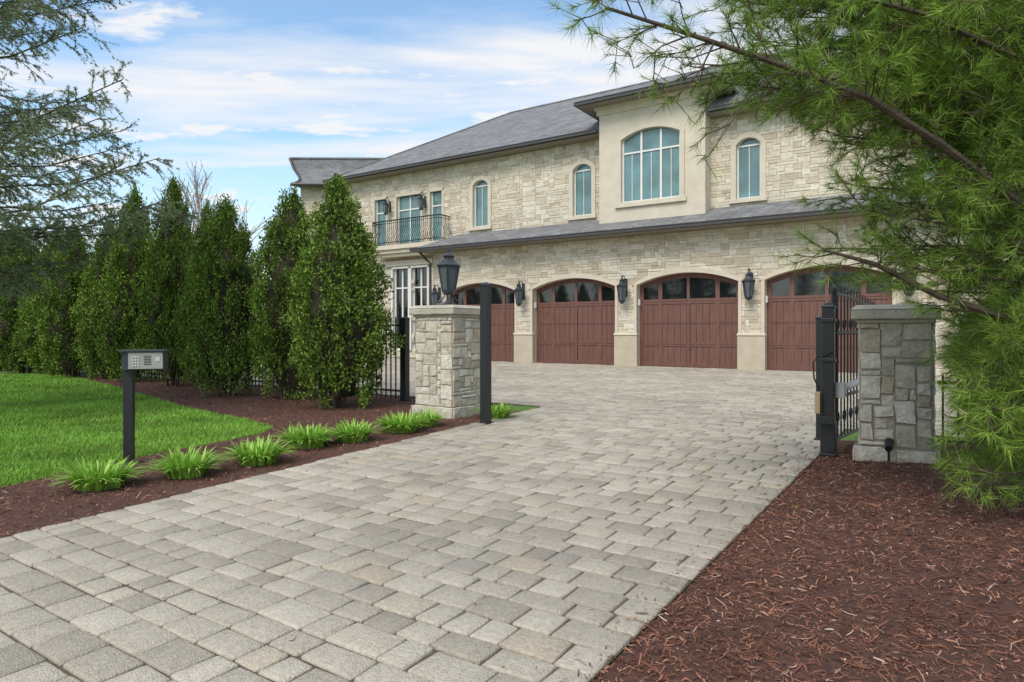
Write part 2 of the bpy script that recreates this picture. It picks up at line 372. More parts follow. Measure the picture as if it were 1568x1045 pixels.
def band(mb,a,b,zs,rise,wd,y0,y1,k,inset=0.0,zb=None):
    ap=arch_pts(a+inset,b-inset,zs,rise)
    if rise>0: op=arch_pts(a+inset-wd,b-inset+wd,zs,rise+wd)
    else: op=[(a+inset-wd,zs+wd),(b-inset+wd,zs+wd)]
    for (p,q,P_,Q_) in zip(ap,ap[1:],op,op[1:]):
        mb.face([(p[0],y0,p[1]),(q[0],y0,q[1]),(Q_[0],y0,Q_[1]),(P_[0],y0,P_[1])],k)
        mb.face([(p[0],y0,p[1]),(q[0],y0,q[1]),(q[0],y1,q[1]),(p[0],y1,p[1])],k)
        mb.face([(P_[0],y0,P_[1]),(Q_[0],y0,Q_[1]),(Q_[0],y1,Q_[1]),(P_[0],y1,P_[1])],k)
    if zb is not None:
        mb.box(a+inset-wd,a+inset,y0,y1,zb,zs,k); mb.box(b-inset,b-inset+wd,y0,y1,zb,zs,k)
def pane(mb,a,b,zb,zs,rise,y,k):
    ap=arch_pts(a,b,zs,rise)
    mb.face([(a,y,zb),(b,y,zb)]+[(p[0],y,p[1]) for p in reversed(ap)],k)

doors=[(-16.68,-13.40),(-12.62,-9.33),(-8.55,-5.26),(-4.49,-1.20)]
ZS,RI=2.72,.34
lops=[(a,b,0,ZS,RI) for a,b in doors]
lw=MB(); wall(lw,-17.4,5.0,0,4.5,20.4,lops,'stone','cream',.32)
ashlar(lw,-17.4,5.0,.02,4.37,20.4,lops)
lw.face([(-17.4,20.4,0),(-17.4,21.4,0),(-17.4,21.4,4.5),(-17.4,20.4,4.5)],'stone')
lw.face([(5,20.4,0),(5,31,0),(5,31,4.5),(5,20.4,4.5)],'stone')
lw.obj('garage_walls',house)
tr=MB()
for a,b in doors:
    band(tr,a,b,ZS,RI,.17,20.345,20.45,'cream',inset=-.005)
piers=[(-17.4,-16.68)]+[(doors[i][1],doors[i+1][0]) for i in range(3)]+[(-1.2,-.4)]
for a,b in piers:
    tr.box(a-.02,b+.02,20.33,20.5,0.02,1.06,'tanstone'); tr.box(a-.035,b+.035,20.30,20.5,1.06,1.14,'cream',.02,.02)
    tr.box(a+.0,a+.10,20.350,20.45,1.14,ZS,'cream'); tr.box(b-.10,b-.0,20.350,20.45,1.14,ZS,'cream')
tr.obj('stone_trim',house,bevel=.008)
dr=MB()
for a,b in doors:
    y=20.66
    dr.face([(a,y+.05,0),(b,y+.05,0),(b,y+.05,ZS+RI),(a,y+.05,ZS+RI)],'doorgap')
    w=b-a; cols=[a+.02,a+w*.215,a+w*.5,a+w*.785,b-.02]
    for i,c in enumerate(cols):
        cc=c+(.045 if i==0 else (-.045 if i==4 else 0)); hw2=.045 if i==2 else .065
        dr.box(cc-hw2,cc+hw2,y,y+.045,.03,3.0 if i==2 else (2.93 if i in (1,3) else 2.72),'door')
    for z0,z1 in ((.03,.16),(.70,.83),(2.08,2.24)):
        dr.box(a+.02,b-.02,y+.004,y+.045,z0,z1,'door')
    for i in range(4):
        x0,x1=cols[i]+.05,cols[i+1]-.05
        for z0,z1 in ((.16,.70),(.83,2.08)):
            npk=max(1,round((x1-x0)/.22))
            dr.box(x0,x1,y+.024,y+.043,z0,z1,'door')
            for q in range(1,npk):
                xq=x0+(x1-x0)*q/npk; dr.box(xq-.006,xq+.006,y+.021,y+.024,z0+.01,z1-.01,'doorgap')
            dr.box(x0-.005,x0+.012,y+.010,y+.03,z0,z1,'doorgap'); dr.box(x1-.012,x1+.005,y+.010,y+.03,z0,z1,'doorgap')
    ap=arch_pts(a+.02,b-.02,ZS-.02,RI,24)
    for p,q in zip(ap,ap[1:]):
        dr.face([(p[0],y-.004,p[1]-.13),(q[0],y-.004,q[1]-.13),(q[0],y-.004,q[1]+.03),(p[0],y-.004,p[1]+.03)],'door')
        dr.face([(p[0],y-.004,p[1]-.13),(q[0],y-.004,q[1]-.13),(q[0],y+.045,q[1]-.13),(p[0],y+.045,p[1]-.13)],'door')
    dr.face([(a+.05,y+.03,2.2),(b-.05,y+.03,2.2),(b-.05,y+.03,ZS-.02)]+[(p[0],y+.03,p[1]-.04) for p in reversed(ap[1:-1])]+[(a+.05,y+.03,ZS-.02)],'glass_dark')
    for z in (.765,1.45,2.16): dr.box(a+.02,b-.02,y-.0015,y+.003,z-.004,z+.004,'doorgap')
    dr.box(a-.0,a+.05,y-.16,y-.06,2.05,2.25,'white')
dr.obj('garage_doors',house)

up=MB()
ops=[(-21.7,-21.0,4.95,7.15,0),(-20.35,-18.93,4.95,7.15,0),(-18.4,-17.75,4.95,7.15,0),
     (-16.1,-15.35,5.42,7.12,.2),(-11.48,-10.72,5.42,7.12,.2),(-5.58,-4.83,5.40,7.12,.2),(-.6,.15,5.40,7.12,.2),(3.0,3.75,5.4,7.12,.2)]
wall(up,-23.8,5.0,4.3,8.2,21.4,ops,'stone','cream',.2)
ashlar(up,-23.8,5.0,4.4,8.12,21.4,ops)
gops=[(-20.55,-19.65,.35,3.95,0),(-19.45,-18.55,.35,3.95,0)]
wall(up,-23.8,-17.4,0,4.3,21.4,gops,'stone','white',.2)
ashlar(up,-23.8,-17.4,0.02,4.3,21.4,gops)
for xx_ in (-23.8,5.0): up.face([(xx_,21.4,0),(xx_,33,0),(xx_,33,8.2),(xx_,21.4,8.2)],'stone')
up.face([(-23.8,33,0),(5,33,0),(5,33,8.2),(-23.8,33,8.2)],'stone')
up.obj('upper_walls',house)
wn=MB()
def window(a,b,zb,zs,rise,y,glass='glass_teal',fr='white',mull=1,trans=None,fw=.055):
    pane(wn,a,b,zb,zs,rise,y+.08,glass)
    band(wn,a,b,zs,rise,fw,y+.03,y+.09,fr,inset=fw)
    wn.box(a,a+fw,y+.03,y+.085,zb,zs,fr); wn.box(b-fw,b,y+.03,y+.085,zb,zs,fr); wn.box(a+fw,b-fw,y+.03,y+.085,zb,zb+fw,fr)
    for i in range(1,mull):
        x=a+(b-a)*i/mull; wn.box(x-fw*.6,x+fw*.6,y+.035,y+.085,zb+fw,zs+rise*(.9 if rise else 1)-fw*.5,fr)
    if trans:
        for t in trans: wn.box(a+fw,b-fw,y+.04,y+.083,t-.03,t+.03,fr)
for (a,b,zb,zs,rise) in ops[3:]:
    window(a,b,zb,zs,rise,21.45,mull=1,trans=[zs-.02])
    wn.box((a+b)/2-.012,(a+b)/2+.012,21.5,21.53,zb+.05,zs,'white')
    band(wn,a,b,zs,rise,.16,21.34,21.42,'cream',inset=-.003,zb=zb)
    wn.box(a-.2,b+.2,21.28,21.42,zb-.13,zb-.005,'cream')
for i,(a,b,zb,zs,rise) in enumerate(ops[:3]):
    window(a,b,zb,zs,rise,21.45,mull=2 if i==1 else 1,trans=[6.55])
    band(wn,a,b,zs,0,.12,21.35,21.42,'cream',inset=-.003,zb=zb)
for (a,b,zb,zs,rise) in gops:
    window(a,b,zb,zs,rise,21.45,glass='glass_dark',mull=2,trans=[3.1],fw=.07)
    band(wn,a,b,zs,0,.10,21.33,21.42,'white',inset=-.003,zb=zb)
wn.box(-21.1,-18.2,21.28,21.39,4.07,4.3,'cream')
bay=MB(); BY=20.78
wall(bay,-10.12,-6.39,4.7,8.98,BY,[(-9.28,-7.21,5.58,7.74,.27)],'cream','cream',.2)
for xx_ in (-10.12,-6.39): bay.face([(xx_,BY,4.7),(xx_,25,4.7),(xx_,25,8.98),(xx_,BY,8.98)],'cream')
bay.face([(-10.12,BY,4.7),(-6.39,BY,4.7),(-6.39,21.3,4.7),(-10.12,21.3,4.7)],'cream')
bay.obj('bay_walls',house)
window(-9.28,-7.21,5.58,7.74,.27,BY+.05,mull=3,trans=[7.28],fw=.06)
for i in range(3):
    x=-9.28+2.07*(i+.5)/3; wn.box(x-.012,x+.012,BY+.11,BY+.128,5.62,7.3,'white')
band(wn,-9.28,-7.21,7.74,.27,.14,BY-.05,BY+.02,'cream',inset=-.003,zb=5.58)
wn.box(-9.5,-6.99,BY-.09,BY+.02,5.42,5.575,'cream')
wn.box(-10.2,-6.31,BY-.06,BY+.3,8.72,8.99,'cream'); wn.box(-10.26,-6.25,BY-.14,BY+.3,8.90,9.0,'cream')
wn.obj('windows',house,bevel=.004)

rf=MB()
def hip(x0,x1,y0,y1,zf,z0,pitch,k='roof',ks='soffit'):
    w=(y1-y0)/2; zr=z0+pitch*w
    A,B,C,D=(x0,y0,z0),(x1,y0,z0),(x1,y1,z0),(x0,y1,z0)
    if (x1-x0)/2<w:
        w2=(x1-x0)/2; zr=z0+pitch*w2; r0=((x0+x1)/2,y0+w2,zr); r1=((x0+x1)/2,y1-w2,zr)
        rf.face([A,B,r0],k); rf.face([B,C,r1,r0],k); rf.face([C,D,r1],k); rf.face([D,A,r0,r1],k)
    else:
        r0=(x0+w,y0+w,zr); r1=(x1-w,y0+w,zr)
        rf.face([A,B,r1,r0],k); rf.face([B,C,r1],k); rf.face([C,D,r0,r1],k); rf.face([D,A,r0],k)
    P0=[(x0,y0,zf),(x1,y0,zf),(x1,y1,zf),(x0,y1,zf)]; P1=[A,B,C,D]
    for i in range(4): rf.face([P0[i],P0[(i+1)%4],P1[(i+1)%4],P1[i]],'gutter')
    rf.face(P0,ks)
hip(-24.4,5.6,20.8,33.4,8.14,8.28,.6)
hip(-10.68,-5.8,20.2,27,9.0,9.12,.5)
rf.tube([(-24.4,20.8,8.29),(-18.1,27.1,12.07)],.05,'roof',5); rf.tube([(-18.1,27.1,12.07),(-.7,27.1,12.07)],.06,'roof',5)
A=(-17.9,19.7,4.5);B=(-17.9,21.38,4.5);C=(-16.9,21.38,5.2);D=(5.6,21.38,5.2);E=(5.6,19.7,4.5)
rf.face([A,E,D,C],'roof'); rf.face([B,A,C],'roof')
rf.face([(-17.9,19.7,4.38),(5.6,19.7,4.38),E,A],'gutter'); rf.face([(-17.9,21.38,4.38),(-17.9,19.7,4.38),A,B],'gutter')
rf.face([(-17.9,19.7,4.38),(5.6,19.7,4.38),(5.6,21.38,4.38),(-17.9,21.38,4.38)],'soffit')
def gut(x0,x1,y,z):
    rf.box(x0,x1,y-.11,y-.002,z-.07,z+.04,'gutter'); rf.box(x0,x1,y-.13,y-.0,z+.025,z+.05,'gutter')
gut(-17.95,5.6,19.7,4.46); gut(-24.45,-10.2,20.8,8.24); gut(-6.3,5.6,20.8,8.24); gut(-10.72,-5.76,20.2,9.08)
rf.box(-17.99,-17.902,19.65,21.3,4.4,4.5,'gutter'); rf.box(-10.78,-10.682,20.1,24,9.02,9.12,'gutter'); rf.box(-5.798,-5.70,20.1,24,9.02,9.12,'gutter')
rf.tube([(-17.75,19.95,4.4),(-17.6,20.2,4.1),(-17.46,20.30,3.95),(-17.46,20.30,.1)],.05,'gutter',8)
def wl(x,y,z): s_,d_=L(x,y); return (s_,d_,z)
rowsn=[]
for i in range(9):
    t=i/8; c=t**.62
    z=11.1-(11.1-8.85)*c; y=37.5-3.4*t**1.35
    xl=-12.75+1.25*math.sin(min(1,t*1.2)*math.pi/2)
    rowsn.append((wl(xl,y,z),wl(-4.5,y,z-.05)))
for p,q in zip(rowsn,rowsn[1:]): rf.face([p[0],p[1],q[1],q[0]],'roof')
lf=[r[0] for r in rowsn]; rf.tube(lf,.09,'gutter',6)
rf.tube([rowsn[0][0],rowsn[0][1]],.08,'roof',6); rf.tube([rowsn[-1][0],rowsn[-1][1]],.1,'gutter',6)
for p,q in zip(rowsn,rowsn[1:]):
    a0=Vector(p[0]);b0=Vector(q[0]); off=Vector(wl(1.2,6,0))
    rf.face([a0,b0,b0+off,a0+off],'roof')
rf.face([wl(-11.2,34.6,0),wl(-4.5,34.6,0),wl(-4.5,34.6,8.9),wl(-11.2,34.6,8.9)],'stone')
rf.face([wl(-11.2,34.6,0),wl(-10.6,42,0),wl(-10.6,42,8.9),wl(-11.2,34.6,8.9)],'stone')
rf.obj('roofs',house)

bl=MB(); bx0,bx1=-21.35,-17.3
bl.box(bx0,bx1,20.68,21.36,4.74,4.92,'cream'); bl.box(bx0+.1,bx1-.1,20.78,21.36,4.58,4.74,'cream'); bl.box(bx0+.2,bx1-.2,20.9,21.37,4.44,4.58,'cream')
def rail(pts,z,r): bl.tube([(p[0],p[1],z) for p in pts],r,'black',6)
path=[(bx0+.05,21.38),(bx0+.05,20.85),(bx0+.15,20.74),(bx1-.15,20.74),(bx1-.05,20.85),(bx1-.05,21.38)]
rail(path,6.0,.028); rail(path,5.05,.018); rail(path,5.88,.014)
def balu(x,y,nx,ny):
    pr=[(0,4.94),(.12,5.10),(.17,5.25),(.10,5.42),(0,5.6),(0,6.0)]
    bl.tube([(x+nx*o,y+ny*o,z) for o,z in pr],.015,'black',4)
x=bx0+.15
while x<bx1-.1: balu(x,20.74,0,-1); x+=.115
for y in (20.9,21.03,21.16,21.29): balu(bx1-.05,y,1,0); balu(bx0+.05,y,-1,0)
bl.obj('balcony',house)

def lantern(mb,cx,cy,z0,h,w):
    n=6
    mb.lathe(cx,cy,[(.02,z0),(w*.22,z0+.04*h),(w*.30,z0+.09*h),(w*.30,z0+.12*h)],'lantern',n)
    mb.lathe(cx,cy,[(w*.27,z0+.12*h),(w*.43,z0+.58*h)],'glass_lamp',n)
    for q in range(n):
        a=2*math.pi*q/n
        mb.tube([(cx+w*.28*math.cos(a),cy+w*.28*math.sin(a),z0+.12*h),(cx+w*.45*math.cos(a),cy+w*.45*math.sin(a),z0+.58*h)],w*.04,'lantern',4)
    mb.lathe(cx,cy,[(w*.5,z0+.575*h),(w*.54,z0+.60*h),(w*.36,z0+.66*h),(w*.20,z0+.74*h),(w*.26,z0+.79*h),(w*.12,z0+.84*h),(w*.05,z0+.88*h),(w*.07,z0+.92*h),(w*.02,z0+1.0*h)],'lantern',n)
lt=MB()
for xs in [-17.03]+[(-13.40-12.62)/2,(-9.33-8.55)/2,(-5.26-4.49)/2,-.8]:
    lantern(lt,xs,20.05,2.1,.98,.38)
    lt.box(xs-.06,xs+.06,20.33,20.36,2.35,2.95,'lantern')
    lt.tube([(xs,20.35,2.45),(xs,20.22,2.34),(xs,20.12,2.22),(xs,20.05,2.14)],.018,'lantern',5); lt.tube([(xs,20.35,2.9),(xs,20.2,3.05),(xs,20.05,2.95)],.015,'lantern',5)
for xs in (-20.75,-18.67):
    lantern(lt,xs,21.1,6.35,.8,.3); lt.box(xs-.05,xs+.05,21.34,21.37,6.5,7.0,'lantern'); lt.tube([(xs,21.37,6.9),(xs,21.2,7.15),(xs,21.1,7.05)],.015,'lantern',5)
lt.obj('wall_lanterns',house)

# ------------------------------------------------------------------ stone pillars
PST=island_mat('pillar_stone',[(0,(.38,.335,.265)),(.3,(.51,.46,.375)),(.6,(.58,.53,.44)),(.85,(.64,.595,.51)),(1,(.46,.375,.265))],rough=.95,noise_amt=.15,nscale=9,bump=.9,bscale=40,fine=.16,fscale=35); M['pst']=PST
M['mort']=simple('mortar',(.38,.34,.27),(.27,.24,.19),scale=20,rough=.95)
M['cap']=simple('cap_stone',(.52,.475,.385),(.38,.345,.28),scale=5,rough=.9,bump=.8,bscale=30)
def block(mb,o,u,v,n_,w,h,pr):
    nx=max(4,int(w/.035)); nz=max(4,int(h/.03)); i0=len(mb.v); mi=mb.mi('pst')
    sd=random.random()*50; cj=[random.uniform(-.010,.010) for _ in range(8)]
    ea,eb=.006/w,.006/h
    A_=[0]+[ea+(1-2*ea)*i/(nx-2) for i in range(nx-1)]+[1]
    B_=[0]+[eb+(1-2*eb)*i/(nz-2) for i in range(nz-1)]+[1]
    tx,tz=random.uniform(-.008,.008),random.uniform(-.008,.008)
    for j in range(nz+1):
        for i in range(nx+1):
            a,b=A_[i],B_[j]; e=min(i,nx-i,j,nz-j)
            k=0 if e==0 else pr*(.8 if e==1 else 1)+tx*(a-.5)+tz*(b-.5)+.009*noise.noise(Vector((a*w*12+sd,b*h*12,sd)))+.005*noise.noise(Vector((a*w*45+sd,b*h*45,sd)))
            du=(cj[0]*(1-a)*(1-b)+cj[1]*a*(1-b)+cj[2]*a*b+cj[3]*(1-a)*b)+.005*noise.noise(Vector((b*5+sd,a*2,1)))
            dv=(cj[4]*(1-a)*(1-b)+cj[5]*a*(1-b)+cj[6]*a*b+cj[7]*(1-a)*b)+.006*noise.noise(Vector((a*6+sd,b*2,2)))
            mb.v.append(tuple(o+u*(a*w+du)+v*(b*h+dv)+n_*k))
    for j in range(nz):
        for i in range(nx):
            a=i0+j*(nx+1)+i; mb.f.append([a,a+1,a+nx+2,a+nx+1]); mb.m.append(mi)
def pillar(name,s0,s1,d0,d1,h):
    mb=MB(); mb.box(s0-.004,s1+.004,d0-.004,d1+.004,0,h,'mort')
    faces=[(Vector((s0,d0,0)),Vector((1,0,0)),Vector((0,-1,0)),s1-s0),(Vector((s1,d0,0)),Vector((0,1,0)),Vector((1,0,0)),d1-d0),
           (Vector((s1,d1,0)),Vector((-1,0,0)),Vector((0,1,0)),s1-s0),(Vector((s0,d1,0)),Vector((0,-1,0)),Vector((-1,0,0)),d1-d0)]
    z0b=.16; UP=Vector((0,0,1))
    for o,u,n_,w in faces:
        x=-.04
        while x<w+.03:
            bw=min(random.uniform(.18,.34),w+.04-x)
            if w+.04-(x+bw)<.1: bw=w+.04-x
            block(mb,o+u*(x+.004)+n_*.045+UP*-.02,u,UP,n_,bw-.008,z0b+.015,.014); x+=bw
        nx=10; nz=int(round((h-z0b)/.052)); uw=w/nx; uh=(h-z0b)/nz; used=[[False]*nz for _ in range(nx)]
        S=[(3,2),(4,2),(2,3),(3,3),(4,3),(5,2),(6,2),(4,1),(5,1),(3,1),(4,4),(2,2),(3,4)]
        for zi in range(nz):
            for xi in range(nx):
                if used[xi][zi]: continue
                for (bw,bh) in random.sample(S,len(S))+[(1,2),(2,1),(1,1)]:
                    if xi+bw<=nx and zi+bh<=nz and all(not used[xi+p][zi+q] for p in range(bw) for q in range(bh)):
                        for p in range(bw):
                            for q in range(bh): used[xi+p][zi+q]=True
                        block(mb,o+u*(xi*uw+.004)+UP*(z0b+zi*uh+.004),u,UP,n_,bw*uw-.008,bh*uh-.008,random.uniform(.010,.026)); break
    mb.box(s0-.043,s1+.043,d0-.043,d1+.043,-.02,z0b-.01,'mort')
    o=mb.obj(name+'_x')
    cp=MB()
    cp.box(s0-.03,s1+.03,d0-.03,d1+.03,h,h+.035,'cap'); cp.box(s0-.07,s1+.07,d0-.07,d1+.07,h+.035,h+.12,'cap'); cp.box(s0-.08,s1+.08,d0-.08,d1+.08,h+.12,h+.165,'cap',.05,.05)
    e=empty(name); o.name='shaft'; o.rotation_euler=(0,0,0); o.parent=e
    cp.obj('cap',e,bevel=.012)
    return e
pillar('stone_pillar',-6.24,-5.58,6.94,7.60,1.39)
pillar('stone_pillar',-.65,-.10,6.73,7.28,1.27)
lm=MB(); cx,cy=-5.91,7.27
lm.lathe(cx,cy,[(.12,1.552),(.13,1.57),(.07,1.6),(.035,1.64),(.03,1.7),(.05,1.72)],'lantern',10)
for q in range(4):
    a=math.pi/4+q*math.pi/2; c_,s_=math.cos(a),math.sin(a)
    lm.tube([(cx+.13*c_,cy+.13*s_,1.56),(cx+.14*c_,cy+.14*s_,1.62),(cx+.07*c_,cy+.07*s_,1.68),(cx+.04*c_,cy+.04*s_,1.76)],.012,'lantern',5)
lantern(lm,cx,cy,1.70,.72,.35); lm.obj('pillar_lantern')

# ------------------------------------------------------------------ posts, gate, fence
def post(s,d,h,w,base=False):
    mb=MB(); mb.box(s-w/2,s+w/2,d-w/2,d+w/2,-.05,h,'black'); mb.box(s-w/2-.008,s+w/2+.008,d-w/2-.008,d+w/2+.008,h,h+.018,'black'); mb.box(s-w/2,s+w/2,d-w/2,d+w/2,h+.018,h+.05,'black',w*.35,w*.35)
    mb.box(s-w/2-.02,s+w/2+.02,d-w/2-.02,d+w/2+.02,-.02,.04,'black')
    if base: mb.box(s-w/2-.012,s+w/2+.012,d-w/2-.012,d+w/2+.012,.04,.34,'black'); mb.box(s-w/2-.01,s+w/2+.01,d-w/2-.01,d+w/2+.01,.9,.94,'black'); mb.box(s-w/2-.01,s+w/2+.01,d-w/2-.01,d+w/2+.01,1.28,1.32,'black')
    return mb
s_,d_=L(-.335,8.33); post(s_,d_,1.77,.108).obj('gate_post',bevel=.006)
post(-7.65,8.24,1.40,.11).obj('fence_post',bevel=.006)
post(-.93,6.86,1.42,.105,True).obj('gate_post',bevel=.006)
post(-1.14,7.72,1.33,.055).obj('gate_post',bevel=.004)
M['tan']=simple('tan_plastic',(.50,.36,.20),(.42,.30,.16),rough=.5); M['grey']=simple('grey_metal',(.50,.51,.52),(.42,.43,.44),rough=.4,metal=.1)
op=MB(); op.box(-1.03,-.985,6.72,6.82,.42,.62,'tan'); op.box(-1.0,-.86,6.70,6.80,.33,.40,'black')
op.tube([(-.9,6.9,.62),(-.82,7.25,.64),(-.78,7.75,.66)],.035,'grey',10); op.tube([(-.78,7.75,.66),(-.8,8.1,.66)],.018,'grey',8)
op.box(-.93,-.80,6.9,7.05,.56,.70,'grey')
op.tube([(-.98,6.79,1.0),(-1.05,6.76,.9),(-1.04,6.75,.75),(-.99,6.77,.63)],.008,'black',6)
op.tube([(-.99,6.8,.95),(-.86,6.78,1.02),(-.84,6.82,.9)],.008,'black',6)
op.obj('gate_operator',bevel=.004)
gt=MB(); P0=(-.90,7.0); P1=(-.62,9.2)
def gp(t,z): return (P0[0]+(P1[0]-P0[0])*t,P0[1]+(P1[1]-P0[1])*t,z)
def gtop(t): return 1.36+.20*math.cos(t*math.pi/2)
gt.tube([gp(0,.1),gp(0,1.55)],.025,'black',4); gt.tube([gp(1,.1),gp(1,1.40)],.025,'black',4)
for z in (.14,.55,1.18): gt.tube([gp(0,z),gp(1,z)],.018,'black',4)
gt.tube([gp(i/12,gtop(i/12)) for i in range(13)],.02,'black',5)
gt.lathe(P0[0],P0[1],[(.02,1.55),(.035,1.58),(.03,1.62),(.005,1.65)],'black',8)
for i in range(1,18):
    t=i/18; gt.tube([gp(t,.14),gp(t,gtop(t)+.09)],.008,'black',4)
    if i%2:
        for zc in (1.27,.35): gt.tube([gp(t+.024*math.cos(a),zc+.052*math.sin(a)) for a in np.linspace(0,2*math.pi,11)],.007,'black',4)
gt.obj('driveway_gate')
fn=MB(); s=-7.75
while s>-30:
    fn.box(s-.009,s+.009,8.231,8.249,.03,1.36,'black'); fn.box(s-.014,s+.014,8.226,8.254,1.36,1.46,'black',.013,.013); s-=.115
for z in (.16,1.12,1.28): fn.box(-30,-7.7,8.222,8.258,z,z+.03,'black')
for s in (-10.2,-12.7,-15.2,-17.7,-20.2,-22.7,-25.2): fn.box(s-.03,s+.03,8.21,8.27,0,1.45,'black')
fn.obj('iron_fence')
fn=MB(); s=-.02
while s<4: fn.box(s-.009,s+.009,7.031,7.049,.03,.8,'black'); s+=.115
for z in (.2,.72): fn.box(-.06,4,7.022,7.058,z,z+.03,'black')
fn.obj('iron_fence')

kp=MB(); M['kface']=simple('keypad_face',(.36,.355,.32),(.30,.295,.27),rough=.45); M['btn']=simple('keypad_button',(.6,.6,.58),rough=.4)
kp.box(-.038,.038,-.038,.038,-.05,1.0,'black'); kp.box(-.07,.07,-.07,.07,0,.02,'black')
kp.box(-.03,.31,-.10,.04,.855,1.015,'lantern'); kp.box(-.05,.32,-.125,.05,1.0155,1.032,'lantern')
kp.box(.025,.302,-.112,-.1005,.863,1.008,'kface')
for i in range(3):
    for j in range(4): kp.box(.055+i*.022,.070+i*.022,-.117,-.1122,.885+j*.025,.90+j*.025,'btn')
for j in range(6): kp.box(.15,.21,-.1155,-.1122,.90+j*.015,.906+j*.015,'black')
kp.box(.245,.28,-.116,-.1122,.93,.965,'btn')
ko=kp.obj('keypad_post',rot=False,loc=(-3.43,5.85,0),bevel=.004); ko.rotation_euler=(0,0,math.radians(14))
sp=MB(); c=L(3.3,5.72)
sp.tube([(c[0],c[1],.03),(c[0],c[1],.16)],.012,'black',6); sp.tube([(c[0],c[1]-.03,.17),(c[0]+.0,c[1]+.08,.22)],.03,'black',10,r2=.04); sp.obj('garden_spotlight')

# ------------------------------------------------------------------ vegetation
LILY=island_mat('daylily_leaf',[(0,(.17,.36,.035)),(.5,(.30,.53,.07)),(1,(.44,.64,.13))],rough=.45,trans=.25)
def lily(x,y,R,n):
    V=[];F=[]
    for i in range(n):
        a=random.uniform(0,6.283); r0=random.random()**.5*R*.5; bx=x+r0*math.cos(a); by=y+r0*math.sin(a)
        a+=random.gauss(0,.5); l=random.uniform(.2,.33); out=random.uniform(.25,.95); w=random.uniform(.009,.014)
        px,py=-math.sin(a)*w,math.cos(a)*w; k=len(V)
        for j in range(6):
            t=j/5; hh=l*(t*.95-.62*out*t*t*1.15); rr=out*l*(t**1.4)
            ww=[1,1.1,1,.8,.5,.05][j]; cx_=bx+rr*math.cos(a); cy_=by+rr*math.sin(a)
            V.append((cx_-px*ww,cy_-py*ww,.015+hh)); V.append((cx_+px*ww,cy_+py*ww,.015+hh))
        for j in range(5): F.append([k+2*j,k+2*j+1,k+2*j+3,k+2*j+2])
    npmesh('daylily_plant',V,F,[LILY])
for x,y,R,n in [(-3.12,4.95,.30,260),(-2.66,5.35,.28,280),(-2.28,5.85,.30,320),(-2.10,6.7,.34,360),(-1.72,7.05,.30,300),(-1.30,7.7,.34,380),(-1.08,8.15,.25,180),(-.2,8.9,.3,220)]: lily(x,y,R,n)

